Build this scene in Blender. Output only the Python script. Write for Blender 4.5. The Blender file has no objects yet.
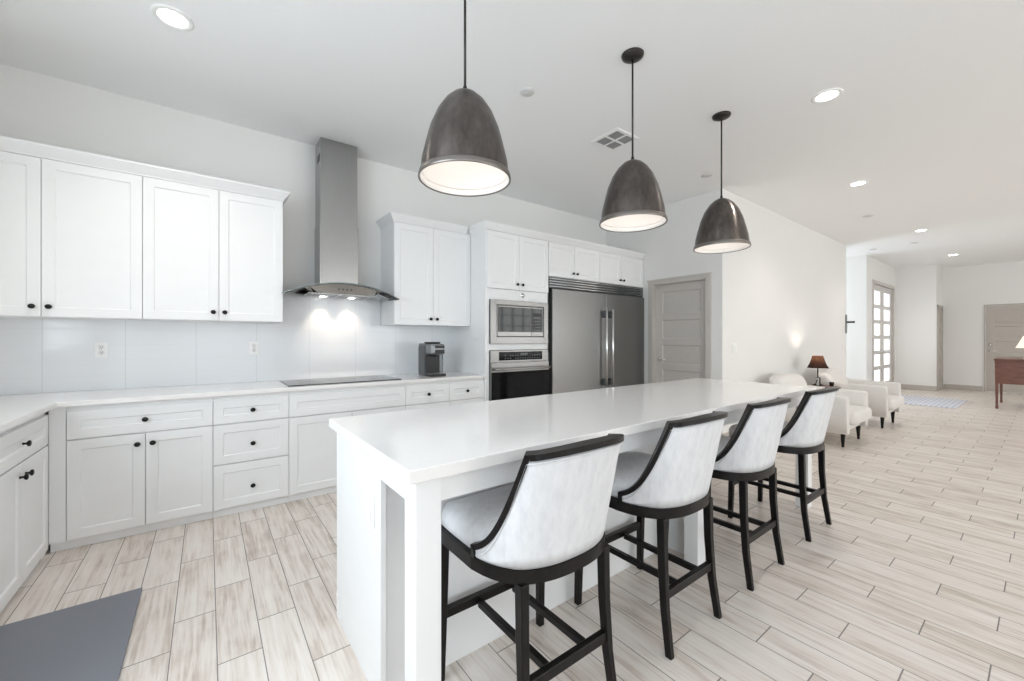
import bpy, bmesh, math, random
from mathutils import Vector, Matrix
random.seed(4)
S = bpy.context.scene
COL = S.collection
PI = math.pi

# ------------------------------------------------------------------ camera, world, exposure
cam_d = bpy.data.cameras.new('camera'); cam = bpy.data.objects.new('camera', cam_d); COL.objects.link(cam)
cam.location = (0, 0, 1.2934); cam.rotation_euler = (PI/2, 0, -0.6452)
cam_d.sensor_width = 36; cam_d.lens = 404.66*36/1024; cam_d.shift_y = -0.0013; cam_d.clip_start = .03
S.camera = cam
S.view_settings.view_transform = 'Standard'; S.view_settings.look = 'None'
S.view_settings.gamma = 1; S.view_settings.use_curve_mapping = False
S.view_settings.exposure = 0.64
S.cycles.max_bounces = 12; S.cycles.diffuse_bounces = 8; S.cycles.glossy_bounces = 6
S.cycles.transmission_bounces = 8; S.cycles.sample_clamp_indirect = 6
S.cycles.caustics_reflective = False; S.cycles.caustics_refractive = False
W = bpy.data.worlds.new('daylight'); S.world = W; W.use_nodes = True
W.node_tree.nodes['Background'].inputs[0].default_value = (.82, .92, 1, 1)
W.node_tree.nodes['Background'].inputs[1].default_value = 1.0

def light(name, kind, loc, power, color=(1, 1, 1), rot=(0, 0, 0), size=None, size_y=None, spot=None, blend=.5, parent=None, radius=None):
    d = bpy.data.lights.new(name, kind); d.energy = power; d.color = color
    if kind == 'AREA':
        d.shape = 'RECTANGLE'; d.size = size; d.size_y = size_y or size
    if kind == 'SPOT':
        d.spot_size = spot; d.spot_blend = blend
    if radius is not None: d.shadow_soft_size = radius
    o = bpy.data.objects.new(name, d); COL.objects.link(o); o.location = loc; o.rotation_euler = rot; o.parent = parent
    return o
CZ = 3.158                 # ceiling height
BW = 4.265                 # back wall
LW = -1.36                # left wall
FW = -6.5                 # wall behind the camera
DAY = (.82, .92, 1)
# daylight through the windows behind the camera and above the left worktop, plus an added patio fill
WINS = [(-.9, 1.7, .9, 2.45), (2.6, 6.0, .08, 2.45), (6.8, 8.4, .5, 2.6), (9.2, 12.6, .5, 2.75)]
WPOW = [2, 9, 4, 11]
for (a, b, c, d), wp in zip(WINS, WPOW):
    light('window_daylight', 'AREA', ((a+b)/2, FW-.16, (c+d)/2), wp*(b-a)*(d-c), (1, .985, .965), (PI/2, 0, 0), b-a, d-c)
LWIN = (.1, 2.1, 1.12, 2.5)
light('window_daylight', 'AREA', (LW-.15, 1.1, 1.81), 42, DAY, (PI/2, 0, -PI/2), 2.0, 1.38)
ADDED_PATIO = (-5.2, -2.0, .06, 2.45)  # unseen opening, added with its area light to brighten faces turned left
light('window_daylight', 'AREA', (LW-.15, -3.6, 1.25), 60, DAY, (PI/2, 0, -PI/2), 3.2, 2.39)
HALLWIN = (10.35, 11.45, .9, 2.5)
light('window_daylight', 'AREA', (10.9, 4.62, 1.7), 22, DAY, (PI/2, 0, PI), 1.1, 1.6)

# ------------------------------------------------------------------ materials
def mat(name, col=(.8, .8, .8), rough=.5, metal=0., spec=.5, coat=0., trans=0., emit=None, estr=0., ior=1.45, alpha=1, sheen=0):
    m = bpy.data.materials.new(name); m.use_nodes = True
    b = m.node_tree.nodes['Principled BSDF']
    b.inputs['Base Color'].default_value = (*col, 1); b.inputs['Roughness'].default_value = rough
    b.inputs['Metallic'].default_value = metal; b.inputs['Specular IOR Level'].default_value = spec
    b.inputs['Coat Weight'].default_value = coat; b.inputs['Transmission Weight'].default_value = trans
    b.inputs['IOR'].default_value = ior; b.inputs['Sheen Weight'].default_value = sheen
    if emit: b.inputs['Emission Color'].default_value = (*emit, 1); b.inputs['Emission Strength'].default_value = estr
    return m
class NT:
    def __init__(s, m): s.t = m.node_tree; s.b = s.t.nodes['Principled BSDF']
    def n(s, typ, **kw):
        nd = s.t.nodes.new(typ)
        for k, v in kw.items():
            if k in nd.inputs: nd.inputs[k].default_value = v
            else: setattr(nd, k, v)
        return nd
    def l(s, a, b): s.t.links.new(a, b)
    def math(s, op, a, b=None, c=None):
        nd = s.t.nodes.new('ShaderNodeMath'); nd.operation = op
        for i, v in enumerate((a, b, c)):
            if v is None: continue
            if isinstance(v, (int, float)): nd.inputs[i].default_value = v
            else: s.l(v, nd.inputs[i])
        return nd.outputs[0]
    def ramp(s, fac, stops):
        nd = s.t.nodes.new('ShaderNodeValToRGB'); e = nd.color_ramp.elements
        while len(e) < len(stops): e.new(.5)
        for k, (p, c) in enumerate(stops): e[k].position = p; e[k].color = (*c, 1)
        s.l(fac, nd.inputs[0]); return nd.outputs[0]
    def coords(s, kind='Object'):
        return s.t.nodes.new('ShaderNodeTexCoord').outputs[kind]
    def mapped(s, scale, kind='Object'):
        mp = s.t.nodes.new('ShaderNodeMapping'); mp.inputs['Scale'].default_value = scale
        s.l(s.coords(kind), mp.inputs[0]); return mp.outputs[0]
    def noise(s, vec, scale, detail=3, rough=.55):
        nd = s.t.nodes.new('ShaderNodeTexNoise'); nd.inputs['Scale'].default_value = scale
        nd.inputs['Detail'].default_value = detail; nd.inputs['Roughness'].default_value = rough
        s.l(vec, nd.inputs['Vector']); return nd.outputs[0]
    def bump(s, h, strength, dist=.01):
        nd = s.t.nodes.new('ShaderNodeBump'); nd.inputs['Strength'].default_value = strength; nd.inputs['Distance'].default_value = dist
        s.l(h, nd.inputs['Height']); s.l(nd.outputs[0], s.b.inputs['Normal'])
def noisy(m, scale, stops, vscale=(1, 1, 1), bump=0, dist=.004, detail=4):
    t = NT(m); v = t.noise(t.mapped(vscale), scale, detail)
    t.l(t.ramp(v, stops), t.b.inputs['Base Color'])
    if bump: t.bump(v, bump, dist)
    return m
M = {}
M['wall'] = noisy(mat('wall_paint', rough=.75, spec=.25), 160, [(.3, (.775, .77, .755)), (.7, (.79, .785, .77))], bump=.08, dist=.003)
M['ceiling'] = noisy(mat('ceiling_paint', rough=.85, spec=.2), 90, [(.3, (.855, .862, .862)), (.7, (.87, .877, .877))], bump=.18, dist=.004)
M['cab'] = noisy(mat('white_lacquer', rough=.38, spec=.4), 9, [(.3, (.815, .82, .822)), (.7, (.83, .835, .837))])
M['cabgap'] = mat('cabinet_carcass', (.55, .55, .55), .6)
M['quartz'] = noisy(mat('white_quartz', rough=.1, spec=.5), 60, [(.35, (.81, .795, .785)), (.65, (.825, .812, .803))])
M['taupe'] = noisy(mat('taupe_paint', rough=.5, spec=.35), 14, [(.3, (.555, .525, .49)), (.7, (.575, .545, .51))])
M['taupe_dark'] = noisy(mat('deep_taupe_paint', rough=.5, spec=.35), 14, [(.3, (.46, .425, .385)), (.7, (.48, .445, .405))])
M['taupe_backlit'] = noisy(mat('backlit_taupe_paint', rough=.5, spec=.35), 14, [(.3, (.60, .585, .565)), (.7, (.62, .605, .585))])  # door taupe lightened to paint in the backlight around the panes
M['steel'] = noisy(mat('brushed_stainless', rough=.24, metal=1), 30, [(.3, (.36, .36, .355)), (.7, (.43, .43, .42))], vscale=(30, 30, .6), bump=.04, dist=.001)
M['steel_h'] = noisy(mat('brushed_stainless_horizontal', rough=.3, metal=1), 30, [(.3, (.235, .233, .228)), (.7, (.29, .287, .28))], vscale=(.6, .6, 30), bump=.04, dist=.001)
M['handle'] = mat('bright_handle_steel', (.78, .78, .77), .28, 1)
M['ovenglass'] = mat('oven_black_glass', (.005, .005, .006), .06, 0, .1)
M['steel_b'] = mat('polished_stainless', (.5, .5, .49), .2, 1)
M['chrome'] = mat('polished_chrome', (.8, .8, .8), .12, 1)
M['knob'] = noisy(mat('black_knob_metal', rough=.32, metal=.6), 40, [(.3, (.012, .012, .013)), (.7, (.02, .019, .018))])
M['espresso'] = noisy(mat('espresso_wood', rough=.32, spec=.28), 18, [(.3, (.004, .0035, .0035)), (.7, (.009, .007, .0065))], vscale=(6, 6, .7))
M['blackglass'] = mat('black_glass', (.006, .007, .008), .05, 0, .3)
M['blackplastic'] = noisy(mat('black_plastic', rough=.35), 40, [(.3, (.012, .012, .013)), (.7, (.02, .02, .021))])
M['greyplastic'] = noisy(mat('dark_grey_plastic', rough=.4), 40, [(.3, (.085, .09, .095)), (.7, (.11, .115, .12))])
M['silver'] = mat('silver_plastic', (.25, .26, .27), .32, .8)
M['clear'] = mat('clear_plastic', (.9, .93, .96), .05, 0, .5, trans=.9)
M['glass'] = mat('hood_glass', (.95, .985, .975), .02, 0, .5, trans=.95, ior=1.2)
M['plate'] = mat('white_plate_plastic', (.84, .84, .83), .35)
M['slot'] = mat('socket_dark', (.08, .08, .08), .6)
M['grille'] = mat('vent_shadow_grey', (.16, .16, .16), .8)
M['edge'] = mat('glass_edge_tint', (.22, .26, .26), .15)
M['steel_f'] = noisy(mat('refrigerator_stainless', rough=.34, metal=1), 30, [(.3, (.25, .25, .245)), (.7, (.29, .29, .285))], vscale=(30, 30, .6), bump=.03, dist=.001)
M['louver'] = mat('vent_louver_grey', (.40, .40, .40), .6)
M['detector'] = mat('off_white_plastic', (.62, .62, .61), .6)
M['mat'] = noisy(mat('slate_grey_vinyl', rough=.55, spec=.3), 300, [(.3, (.20, .21, .24)), (.7, (.225, .235, .265))], bump=.15, dist=.002)
M['warmwhite'] = mat('shade_white_enamel', (.76, .74, .72), .5)
M['can'] = mat('downlight_lens', (1, 1, 1), .5, emit=(1, .96, .9), estr=9)
M['bulb'] = mat('bulb_glow', (1, 1, 1), .5, emit=(1, .93, .85), estr=2.5)
M['frost'] = mat('daylit_door_pane', (.9, .95, 1), .15, emit=(.93, .97, 1), estr=.75)
M['chair'] = noisy(mat('cream_upholstery', rough=.9, spec=.15, sheen=.2), 220, [(.3, (.68, .655, .625)), (.7, (.74, .715, .685))], bump=.2, dist=.002)
M['mahogany'] = noisy(mat('mahogany', rough=.32, coat=.2), 7, [(.3, (.10, .038, .026)), (.55, (.16, .062, .042)), (.8, (.21, .09, .062))], vscale=(6, 1, 6))
M['cream_shade'] = mat('cream_lampshade', (.8, .74, .64), .7, emit=(1, .85, .65), estr=.35)

# grey stool upholstery: soft mottled chenille
m = M['fabric'] = mat('pale_grey_chenille', rough=.95, spec=.12, sheen=.35); t = NT(m)
v1 = t.noise(t.mapped((1, 1, .35)), 34, 4, .6); v2 = t.noise(t.coords(), 420, 2)
s_ = t.math('ADD', t.math('MULTIPLY', v1, .75), t.math('MULTIPLY', v2, .25))
t.l(t.ramp(s_, [(.34, (.60, .605, .625)), (.5, (.665, .67, .685)), (.66, (.72, .723, .735))]), t.b.inputs['Base Color']); t.bump(v2, .25, .002)

# aged steel of the pendants
m = M['pend'] = mat('aged_gunmetal', rough=.3, metal=1); t = NT(m)
v1 = t.noise(t.mapped((1, 1, .3)), 26, 5, .65); v2 = t.noise(t.coords(), 5, 3)
s_ = t.math('ADD', t.math('MULTIPLY', v1, .6), t.math('MULTIPLY', v2, .4))
t.l(t.ramp(s_, [(.35, (.085, .075, .07)), (.5, (.125, .11, .102)), (.66, (.19, .168, .155))]), t.b.inputs['Base Color'])
t.l(t.math('MULTIPLY_ADD', v1, .14, .24), t.b.inputs['Roughness'])
tg_ = t.n('ShaderNodeTangent'); tg_.direction_type = 'RADIAL'; tg_.axis = 'Z'; t.l(tg_.outputs[0], t.b.inputs['Tangent']); t.b.inputs['Anisotropic'].default_value = .8; t.b.inputs['Anisotropic Rotation'].default_value = .25
M['pendrim'] = mat('worn_steel_rim', (.24, .22, .205), .35, 1)
M['pendtrim'] = mat('dark_bronze', (.055, .052, .05), .42, .9)

# brown lamp shade, lit through
m = M['shade'] = bpy.data.materials.new('brown_lampshade'); m.use_nodes = True; tr = m.node_tree; tr.nodes.clear()
o_ = tr.nodes.new('ShaderNodeOutputMaterial'); mx = tr.nodes.new('ShaderNodeMixShader'); mx.inputs[0].default_value = .03
d_ = tr.nodes.new('ShaderNodeBsdfDiffuse'); d_.inputs[0].default_value = (.042, .026, .022, 1)
t_ = tr.nodes.new('ShaderNodeBsdfTranslucent'); t_.inputs[0].default_value = (.36, .16, .09, 1)
nz = tr.nodes.new('ShaderNodeTexNoise'); nz.inputs['Scale'].default_value = 120
bp_ = tr.nodes.new('ShaderNodeBump'); bp_.inputs['Strength'].default_value = .1
tr.links.new(nz.outputs[0], bp_.inputs['Height']); tr.links.new(bp_.outputs[0], d_.inputs['Normal'])
tr.links.new(d_.outputs[0], mx.inputs[1]); tr.links.new(t_.outputs[0], mx.inputs[2]); tr.links.new(mx.outputs[0], o_.inputs[0])

# wood-look floor tile 0.153 x 0.615, third-bond
m = M['floor'] = mat('wood_look_tile', rough=.3, spec=.4); t = NT(m)
sx = t.n('ShaderNodeSeparateXYZ'); t.l(t.coords(), sx.inputs[0]); X, Y = sx.outputs[0], sx.outputs[1]
u = t.math('DIVIDE', t.math('ADD', X, .122), .1535); c = t.math('FLOOR', u); fu = t.math('SUBTRACT', u, c)
v = t.math('SUBTRACT', t.math('DIVIDE', t.math('SUBTRACT', Y, 2.395), .615), t.math('DIVIDE', c, 3)); r = t.math('FLOOR', v); fv = t.math('SUBTRACT', v, r)
du = t.math('MULTIPLY', t.math('MINIMUM', fu, t.math('SUBTRACT', 1, fu)), .1535)
dv = t.math('MULTIPLY', t.math('MINIMUM', fv, t.math('SUBTRACT', 1, fv)), .615)
dd = t.math('MINIMUM', du, dv)
grout = t.math('MAXIMUM', t.math('LESS_THAN', du, .0019), t.math('LESS_THAN', dv, .0024))
cv = t.n('ShaderNodeCombineXYZ'); t.l(c, cv.inputs[0]); t.l(r, cv.inputs[1])
wn = t.n('ShaderNodeTexWhiteNoise'); wn.noise_dimensions = '3D'; t.l(cv.outputs[0], wn.inputs['Vector'])
off = t.math('MULTIPLY', wn.outputs[0], 37)
gv = t.n('ShaderNodeCombineXYZ'); t.l(t.math('MULTIPLY', X, 26), gv.inputs[0]); t.l(t.math('MULTIPLY', Y, 1.7), gv.inputs[1]); t.l(off, gv.inputs[2])
g1 = t.noise(gv.outputs[0], 1.0, 5, .62); g1n = t.t.nodes[-1]; g1n.inputs['Distortion'].default_value = .6
gv2 = t.n('ShaderNodeCombineXYZ'); t.l(t.math('MULTIPLY', X, 90), gv2.inputs[0]); t.l(t.math('MULTIPLY', Y, 4), gv2.inputs[1]); t.l(off, gv2.inputs[2])
g2 = t.noise(gv2.outputs[0], 1.0, 3)
g3v = t.n('ShaderNodeCombineXYZ'); t.l(t.math('MULTIPLY', X, 9), g3v.inputs[0]); t.l(t.math('MULTIPLY', Y, 5), g3v.inputs[1]); t.l(off, g3v.inputs[2])
g3 = t.noise(g3v.outputs[0], 1.3, 3)
gs = t.math('ADD', t.math('ADD', t.math('MULTIPLY', g1, .52), t.math('MULTIPLY', g2, .30)), t.math('ADD', t.math('MULTIPLY', g3, .2), t.math('MULTIPLY', t.math('SUBTRACT', wn.outputs[0], .5), .09)))
base = t.ramp(gs, [(.33, (.42, .345, .29)), (.43, (.60, .525, .465)), (.51, (.72, .655, .60)), (.63, (.79, .74, .695))])
mixn = t.n('ShaderNodeMixRGB'); mixn.inputs[2].default_value = (.24, .215, .195, 1); t.l(grout, mixn.inputs[0]); t.l(base, mixn.inputs[1])
t.l(mixn.outputs[0], t.b.inputs['Base Color'])
t.l(t.math('MULTIPLY_ADD', grout, .4, t.math('MULTIPLY_ADD', g1, .2, .22)), t.b.inputs['Roughness'])
hh = t.math('ADD', t.math('MULTIPLY', t.math('MINIMUM', dd, .003), 300), t.math('MULTIPLY', g2, .15)); t.bump(hh, .25, .002)

# glossy white tile backsplash 0.426 x 0.115 stacked
m = M['splash'] = mat('white_gloss_tile', (.78, .80, .82), .12, 0, .5); t = NT(m)
sx = t.n('ShaderNodeSeparateXYZ'); t.l(t.coords(), sx.inputs[0])
u = t.math('FRACT', t.math('DIVIDE', t.math('ADD', sx.outputs[0], 5.613), .426)); v = t.math('FRACT', t.math('DIVIDE', t.math('SUBTRACT', sx.outputs[2], .677), .115))
du = t.math('MULTIPLY', t.math('MINIMUM', u, t.math('SUBTRACT', 1, u)), .426); dv = t.math('MULTIPLY', t.math('MINIMUM', v, t.math('SUBTRACT', 1, v)), .115)
gr = t.math('MAXIMUM', t.math('LESS_THAN', du, .0016), t.math('MULTIPLY', t.math('LESS_THAN', dv, .001), .35))
mixn = t.n('ShaderNodeMixRGB'); mixn.inputs[1].default_value = (.78, .80, .82, 1); mixn.inputs[2].default_value = (.62, .64, .66, 1); t.l(gr, mixn.inputs[0])
t.l(mixn.outputs[0], t.b.inputs['Base Color']); t.bump(t.math('MULTIPLY', t.math('MINIMUM', t.math('MINIMUM', du, dv), .003), 300), .12, .002)

# striped far rug
m = M['rug'] = mat('blue_striped_rug', rough=.95, spec=.1); t = NT(m)
sx = t.n('ShaderNodeSeparateXYZ'); t.l(t.coords(), sx.inputs[0])
st = t.math('PINGPONG', t.math('ADD', sx.outputs[1], t.math('MULTIPLY', t.math('PINGPONG', sx.outputs[0], .12), .35)), .035)
nz = t.noise(t.coords(), 40, 3)
f = t.math('ADD', st, t.math('MULTIPLY', nz, .02))
t.l(t.ramp(t.math('MULTIPLY', f, 22), [(.38, (.38, .43, .60)), (.5, (.72, .72, .74))]), t.b.inputs['Base Color']); t.bump(nz, .3, .004)

# ------------------------------------------------------------------ builders
def new(): return bmesh.new()
def box(bm, x0, x1, y0, y1, z0, z1, bev=0., seg=2, smooth=False):
    t = bmesh.new()
    r = bmesh.ops.create_cube(t, size=1)
    bmesh.ops.scale(t, vec=(x1-x0, y1-y0, z1-z0), verts=t.verts); bmesh.ops.translate(t, vec=((x0+x1)/2, (y0+y1)/2, (z0+z1)/2), verts=t.verts)
    if bev: bmesh.ops.bevel(t, geom=t.edges[:], offset=bev, segments=seg, profile=.5, affect='EDGES')
    if smooth:
        for f in t.faces: f.smooth = True
    join(bm, t)
def join(bm, t):
    me = bpy.data.meshes.new('tmp'); t.to_mesh(me); t.free(); bm.from_mesh(me); bpy.data.meshes.remove(me)
def grid(bm, rows, close_u=False, cap=False, smooth=True):
    """rows of points -> quad skin; close_u closes each row into a ring"""
    vs = [[bm.verts.new(p) for p in r] for r in rows]
    for a, b in zip(vs, vs[1:]):
        n = len(a)
        for i in range(n if close_u else n-1):
            f = bm.faces.new((a[i], a[(i+1) % n], b[(i+1) % n], b[i])); f.smooth = smooth
    if cap and close_u:
        bm.faces.new(list(reversed(vs[0]))); bm.faces.new(vs[-1])
    return vs
def lathe(bm, prof, cx=0, cy=0, cz=0, n=32, axis='z', cap=False, sx=1, sy=1):
    rows = []
    for r, h in prof:
        ring = []
        for i in range(n):
            a = 2*PI*i/n; p = (r*math.cos(a)*sx, r*math.sin(a)*sy, h)
            if axis == 'y': p = (p[0], -p[2], p[1])
            if axis == 'x': p = (p[2], p[0], p[1])
            ring.append((p[0]+cx, p[1]+cy, p[2]+cz))
        rows.append(ring)
    grid(bm, rows, True, cap)
def cyl(bm, p, q, r0, r1=None, n=16):
    p, q = Vector(p), Vector(q); r1 = r0 if r1 is None else r1
    d = (q-p).normalized(); a = d.orthogonal().normalized(); b = d.cross(a)
    rows = [[tuple(c+(a*math.cos(2*PI*i/n)+b*math.sin(2*PI*i/n))*r) for i in range(n)] for c, r in ((p, r0), (q, r1))]
    grid(bm, rows, True, True)
def prism(bm, p, q, w0, d0, w1, d1, bev=.003):
    """four-sided tapering bar from p to q (x width, y depth)"""
    t = bmesh.new()
    rows = []
    for c, w, d in ((p, w0, d0), (q, w1, d1)):
        rows.append([(c[0]-w/2, c[1]-d/2, c[2]), (c[0]+w/2, c[1]-d/2, c[2]), (c[0]+w/2, c[1]+d/2, c[2]), (c[0]-w/2, c[1]+d/2, c[2])])
    grid(t, rows, True, True, False); bmesh.ops.recalc_face_normals(t, faces=t.faces)
    if bev: bmesh.ops.bevel(t, geom=t.edges[:], offset=bev, segments=2, profile=.5, affect='EDGES')
    join(bm, t)
def bar(bm, secs, bev=.003):
    t = bmesh.new()
    grid(t, [[(c[0]-w/2, c[1]-d/2, c[2]), (c[0]+w/2, c[1]-d/2, c[2]), (c[0]+w/2, c[1]+d/2, c[2]), (c[0]-w/2, c[1]+d/2, c[2])] for c, w, d in secs], True, True, False)
    bmesh.ops.recalc_face_normals(t, faces=t.faces)
    ed = [e for e in t.edges if len(e.link_faces) == 2 and e.calc_face_angle(0) > .6]
    bmesh.ops.bevel(t, geom=ed, offset=bev, segments=2, profile=.5, affect='EDGES'); join(bm, t)
def obj(name, bm, m, parent=None, loc=(0, 0, 0), rotz=0, recalc=True):
    if recalc: bmesh.ops.recalc_face_normals(bm, faces=bm.faces)
    me = bpy.data.meshes.new(name); bm.to_mesh(me); bm.free(); me.materials.append(M[m] if isinstance(m, str) else m)
    o = bpy.data.objects.new(name, me); COL.objects.link(o); o.location = loc; o.rotation_euler = (0, 0, rotz); o.parent = parent
    return o
def tag(o, label, cat, group=None, kind=None):
    o['label'] = label; o['category'] = cat
    if group: o['group'] = group
    if kind: o['kind'] = kind
    return o
def thing(name, label, cat, loc=(0, 0, 0), rotz=0, group=None):
    o = bpy.data.objects.new(name, None); COL.objects.link(o); o.location = loc; o.rotation_euler = (0, 0, rotz); o.empty_display_size = .1
    return tag(o, label, cat, group)
def struct(name, bm, m, parent=None, label=None, cat=None):
    o = obj(name, bm, m, parent)
    if parent is None:
        o['kind'] = 'structure'
        if label: o['label'] = label; o['category'] = cat
    return o
def dup(root, loc, label, rotz=None):
    r = root.copy(); COL.objects.link(r); r.location = loc; r['label'] = label
    if rotz is not None: r.rotation_euler = (0, 0, rotz)
    for ch in list(root.children):
        c = ch.copy(); COL.objects.link(c); c.parent = r
        if ch.type == 'LIGHT': c.data = ch.data
        for g in list(ch.children):
            d = g.copy(); COL.objects.link(d); d.parent = c
    return r

# ------------------------------------------------------------------ room shell
def wall(name, boxes, m='wall', label=None):
    bm = new()
    for b in boxes: box(bm, *b)
    return struct(name, bm, m, None, label, 'wall')
bm = new(); box(bm, LW-.2, 16.2, FW-.2, 4.8, -.08, 0); struct('floor', bm, 'floor', None, 'wood-look plank tile floor through kitchen, living room and foyer', 'floor')
bm = new(); box(bm, LW-.2, 16.2, FW-.2, 4.8, CZ, CZ+.1); struct('ceiling', bm, 'ceiling', None, 'smooth white ceiling over the whole open room', 'ceiling')
wall('wall_back', [(LW-.12, 5.21, BW, BW+.12, 0, CZ)], label='pale wall behind the range hood and cabinets')
wy0, wy1, wz0, wz1 = LWIN
wall('wall_left', [(LW-.12, LW, FW, ADDED_PATIO[0], 0, CZ), (LW-.12, LW, ADDED_PATIO[0], ADDED_PATIO[1], ADDED_PATIO[3], CZ), (LW-.12, LW, ADDED_PATIO[1], wy0, 0, CZ), (LW-.12, LW, wy1, BW, 0, CZ), (LW-.12, LW, wy0, wy1, 0, wz0), (LW-.12, LW, wy0, wy1, wz1, CZ)], label='wall behind the left run of base cabinets')
bx, x0 = [], LW
for a, b, c, d in WINS:
    bx += [(x0, a, FW-.12, FW, 0, CZ), (a, b, FW-.12, FW, 0, c), (a, b, FW-.12, FW, d, CZ)]; x0 = b
bx.append((x0, 16, FW-.12, FW, 0, CZ))
wall('wall_front', bx, label='window wall behind the camera')
DX, DY0, DY1, DH = 5.09, 2.638, 3.41, 2.066          # pantry doorway (clear opening)
YL = 2.435
wall('wall_right', [(DX, DX+.12, DY1, BW, 0, CZ), (DX, DX+.12, YL+.12, DY0, 0, CZ), (DX, DX+.12, DY0, DY1, DH, CZ)], label='wall beside the refrigerator with the pantry door')
wall('wall_living', [(DX, 10.16, YL, YL+.12, 0, CZ)], label='long pale wall behind the cream armchairs')
hx0, hx1, hz0, hz1 = HALLWIN
wall('wall_hall', [(11.64, 11.76, YL+.12, 4.5, 0, CZ)], label='bright hallway wall seen past the end of the living wall')
wall('wall_hall_end', [(10.0, 11.8, 4.5, 4.6, 0, hz0), (10.0, 11.8, 4.5, 4.6, hz1, CZ), (10, hx0, 4.5, 4.6, hz0, hz1), (hx1, 11.8, 4.5, 4.6, hz0, hz1)], label='end wall of the side hallway')
wall('wall_hall_near', [(10.04, 10.16, YL+.12, 4.5, 0, CZ)], label='near wall of the side hallway')
FX0, FX1, FH = 12.2, 14.2, 2.6                       # french doors
wall('wall_foyer', [(11.64, FX0, YL, YL+.12, 0, CZ), (FX1, 14.45, YL, YL+.12, 0, CZ), (FX0, FX1, YL, YL+.12, FH, CZ)], label='foyer wall holding the glazed double door')
wall('wall_corner', [(14.45, 14.57, 1.69, YL+.12, 0, CZ)], label='pale wall between glazed door and closet recess')
wall('wall_closet', [(14.57, 14.62, 1.69, 1.81, 0, CZ), (14.62, 15.3, 1.69, 1.81, 2.10, CZ), (15.3, 15.5, 1.69, 1.81, 0, CZ)], label='short recess wall with the closet door')
EX = 15.4
wall('wall_entry', [(EX, EX+.12, .955, 1.69, 0, CZ), (EX, EX+.12, FW, -.27, 0, CZ), (EX, EX+.12, -.27, .955, 2.12, CZ)], label='far wall holding the front door')
def baseboard(name, x0, x1, y0, y1):
    bm = new(); box(bm, x0, x1, y0, y1, 0, .125, .004); return struct(name, bm, 'taupe_dark')
baseboard('baseboard_living', DX, 10.16, YL-.016, YL-.001)
baseboard('baseboard_foyer', 14.435, 14.449, 1.69, YL-.02)
baseboard('baseboard_closet', 14.45, 14.545, 1.674, 1.689)
baseboard('baseboard_entry', EX-.016, EX-.001, 1.0, 1.67)
baseboard('baseboard_hall', 11.624, 11.639, YL+.01, 4.5)
baseboard('baseboard_french', 14.265, 14.434, YL-.016, YL-.001)
bm = new(); box(bm, DX-.016, DX-.001, 2.436, 2.545, 0, .125, .004); struct('baseboard_pantry', bm, 'taupe')
# tiled splashback
bm = new(); box(bm, LW, 2.345, BW-.014, BW-.001, .915, 1.437); box(bm, .52, 1.46, BW-.014, BW-.001, 1.437, 1.72)
struct('trim_backsplash', bm, 'splash', None, 'glossy white tiled backsplash behind the worktop', 'backsplash')

# windows behind the camera: frames with muntins
for i, (a, b, c, d) in enumerate(WINS):
    bm = new(); fr = .06
    box(bm, a, b, FW-.1, FW-.03, c, c+fr); box(bm, a, b, FW-.1, FW-.03, d-fr, d)
    n = max(3, int((b-a)/.55))
    for k in range(n+1):
        x = a+(b-a)*k/n; w_ = fr if k in (0, n) else .025
        box(bm, max(a, x-w_), min(b, x+w_), FW-.1, FW-.03, c+fr, d-fr)
    for k in range(1, 5):
        z = c+(d-c)*k/5; box(bm, a+fr, b-fr, FW-.08, FW-.05, z-.014, z+.014)
    struct('window_%d' % (i+1), bm, 'cab', None, 'window behind the camera', 'window')
bm = new()
for q in [(wy0, wy1, wz0, wz0+.06), (wy0, wy1, wz1-.06, wz1), (wy0, wy0+.06, wz0, wz1), (wy1-.06, wy1, wz0, wz1), (1.07, 1.13, wz0, wz1)]: box(bm, LW-.1, LW-.03, *q)
struct('window_5', bm, 'cab', None, 'window above the left worktop', 'window')
bm = new(); py0, py1, pz0, pz1 = ADDED_PATIO
for q in [(py0, py1, pz0, pz0+.08), (py0, py1, pz1-.08, pz1), (py0, py0+.08, pz0, pz1), (py1-.08, py1, pz0, pz1), (-3.66, -3.54, pz0, pz1)]: box(bm, LW-.1, LW-.03, *q)
struct('window_6', bm, 'cab', None, 'added glazed patio door for side light, left behind the camera', 'window')

# panelled doors: front in -y local, width along x
def panel_door(name, w, h, m, panels, parent=None, th=.04, stile=.105, rail=.085, bot=.2, rec=.012):
    bm = new()
    zs = [bot+(h-bot-rail-.02)*k/panels for k in range(panels+1)]
    box(bm, 0, stile, 0, th, 0, h, .002); box(bm, w-stile, w, 0, th, 0, h, .002)
    box(bm, stile, w-stile, 0, th, 0, bot, .002); box(bm, stile, w-stile, 0, th, zs[-1]-.0, h, .002)
    for k in range(1, panels): box(bm, stile, w-stile, 0, th, zs[k]-rail/2, zs[k]+rail/2, .002)
    box(bm, stile-.005, w-stile+.005, rec, th-.004, bot-.005, zs[-1]+.01)
    for k in range(panels):
        a = zs[k]+(rail/2 if k else 0); b = zs[k+1]-(rail/2 if k < panels-1 else 0)
        x0, x1 = stile, w-stile
        for (p, q) in (((x0, a), (x1, a)), ((x1, a), (x1, b)), ((x1, b), (x0, b)), ((x0, b), (x0, a))):   # sloped ogee around each panel
            cx, cz = (x0+x1)/2, (a+b)/2
            f_ = lambda P: (P[0]+(.014 if P[0] < cx else -.014), P[1]+(.014 if P[1] < cz else -.014))
            pi, qi = f_(p), f_(q)
            vs = [bm.verts.new(v) for v in ((p[0], .001, p[1]), (q[0], .001, q[1]), (qi[0], rec-.0005, qi[1]), (pi[0], rec-.0005, pi[1]))]
            bm.faces.new(vs)
    return struct(name, bm, m, parent)
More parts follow.
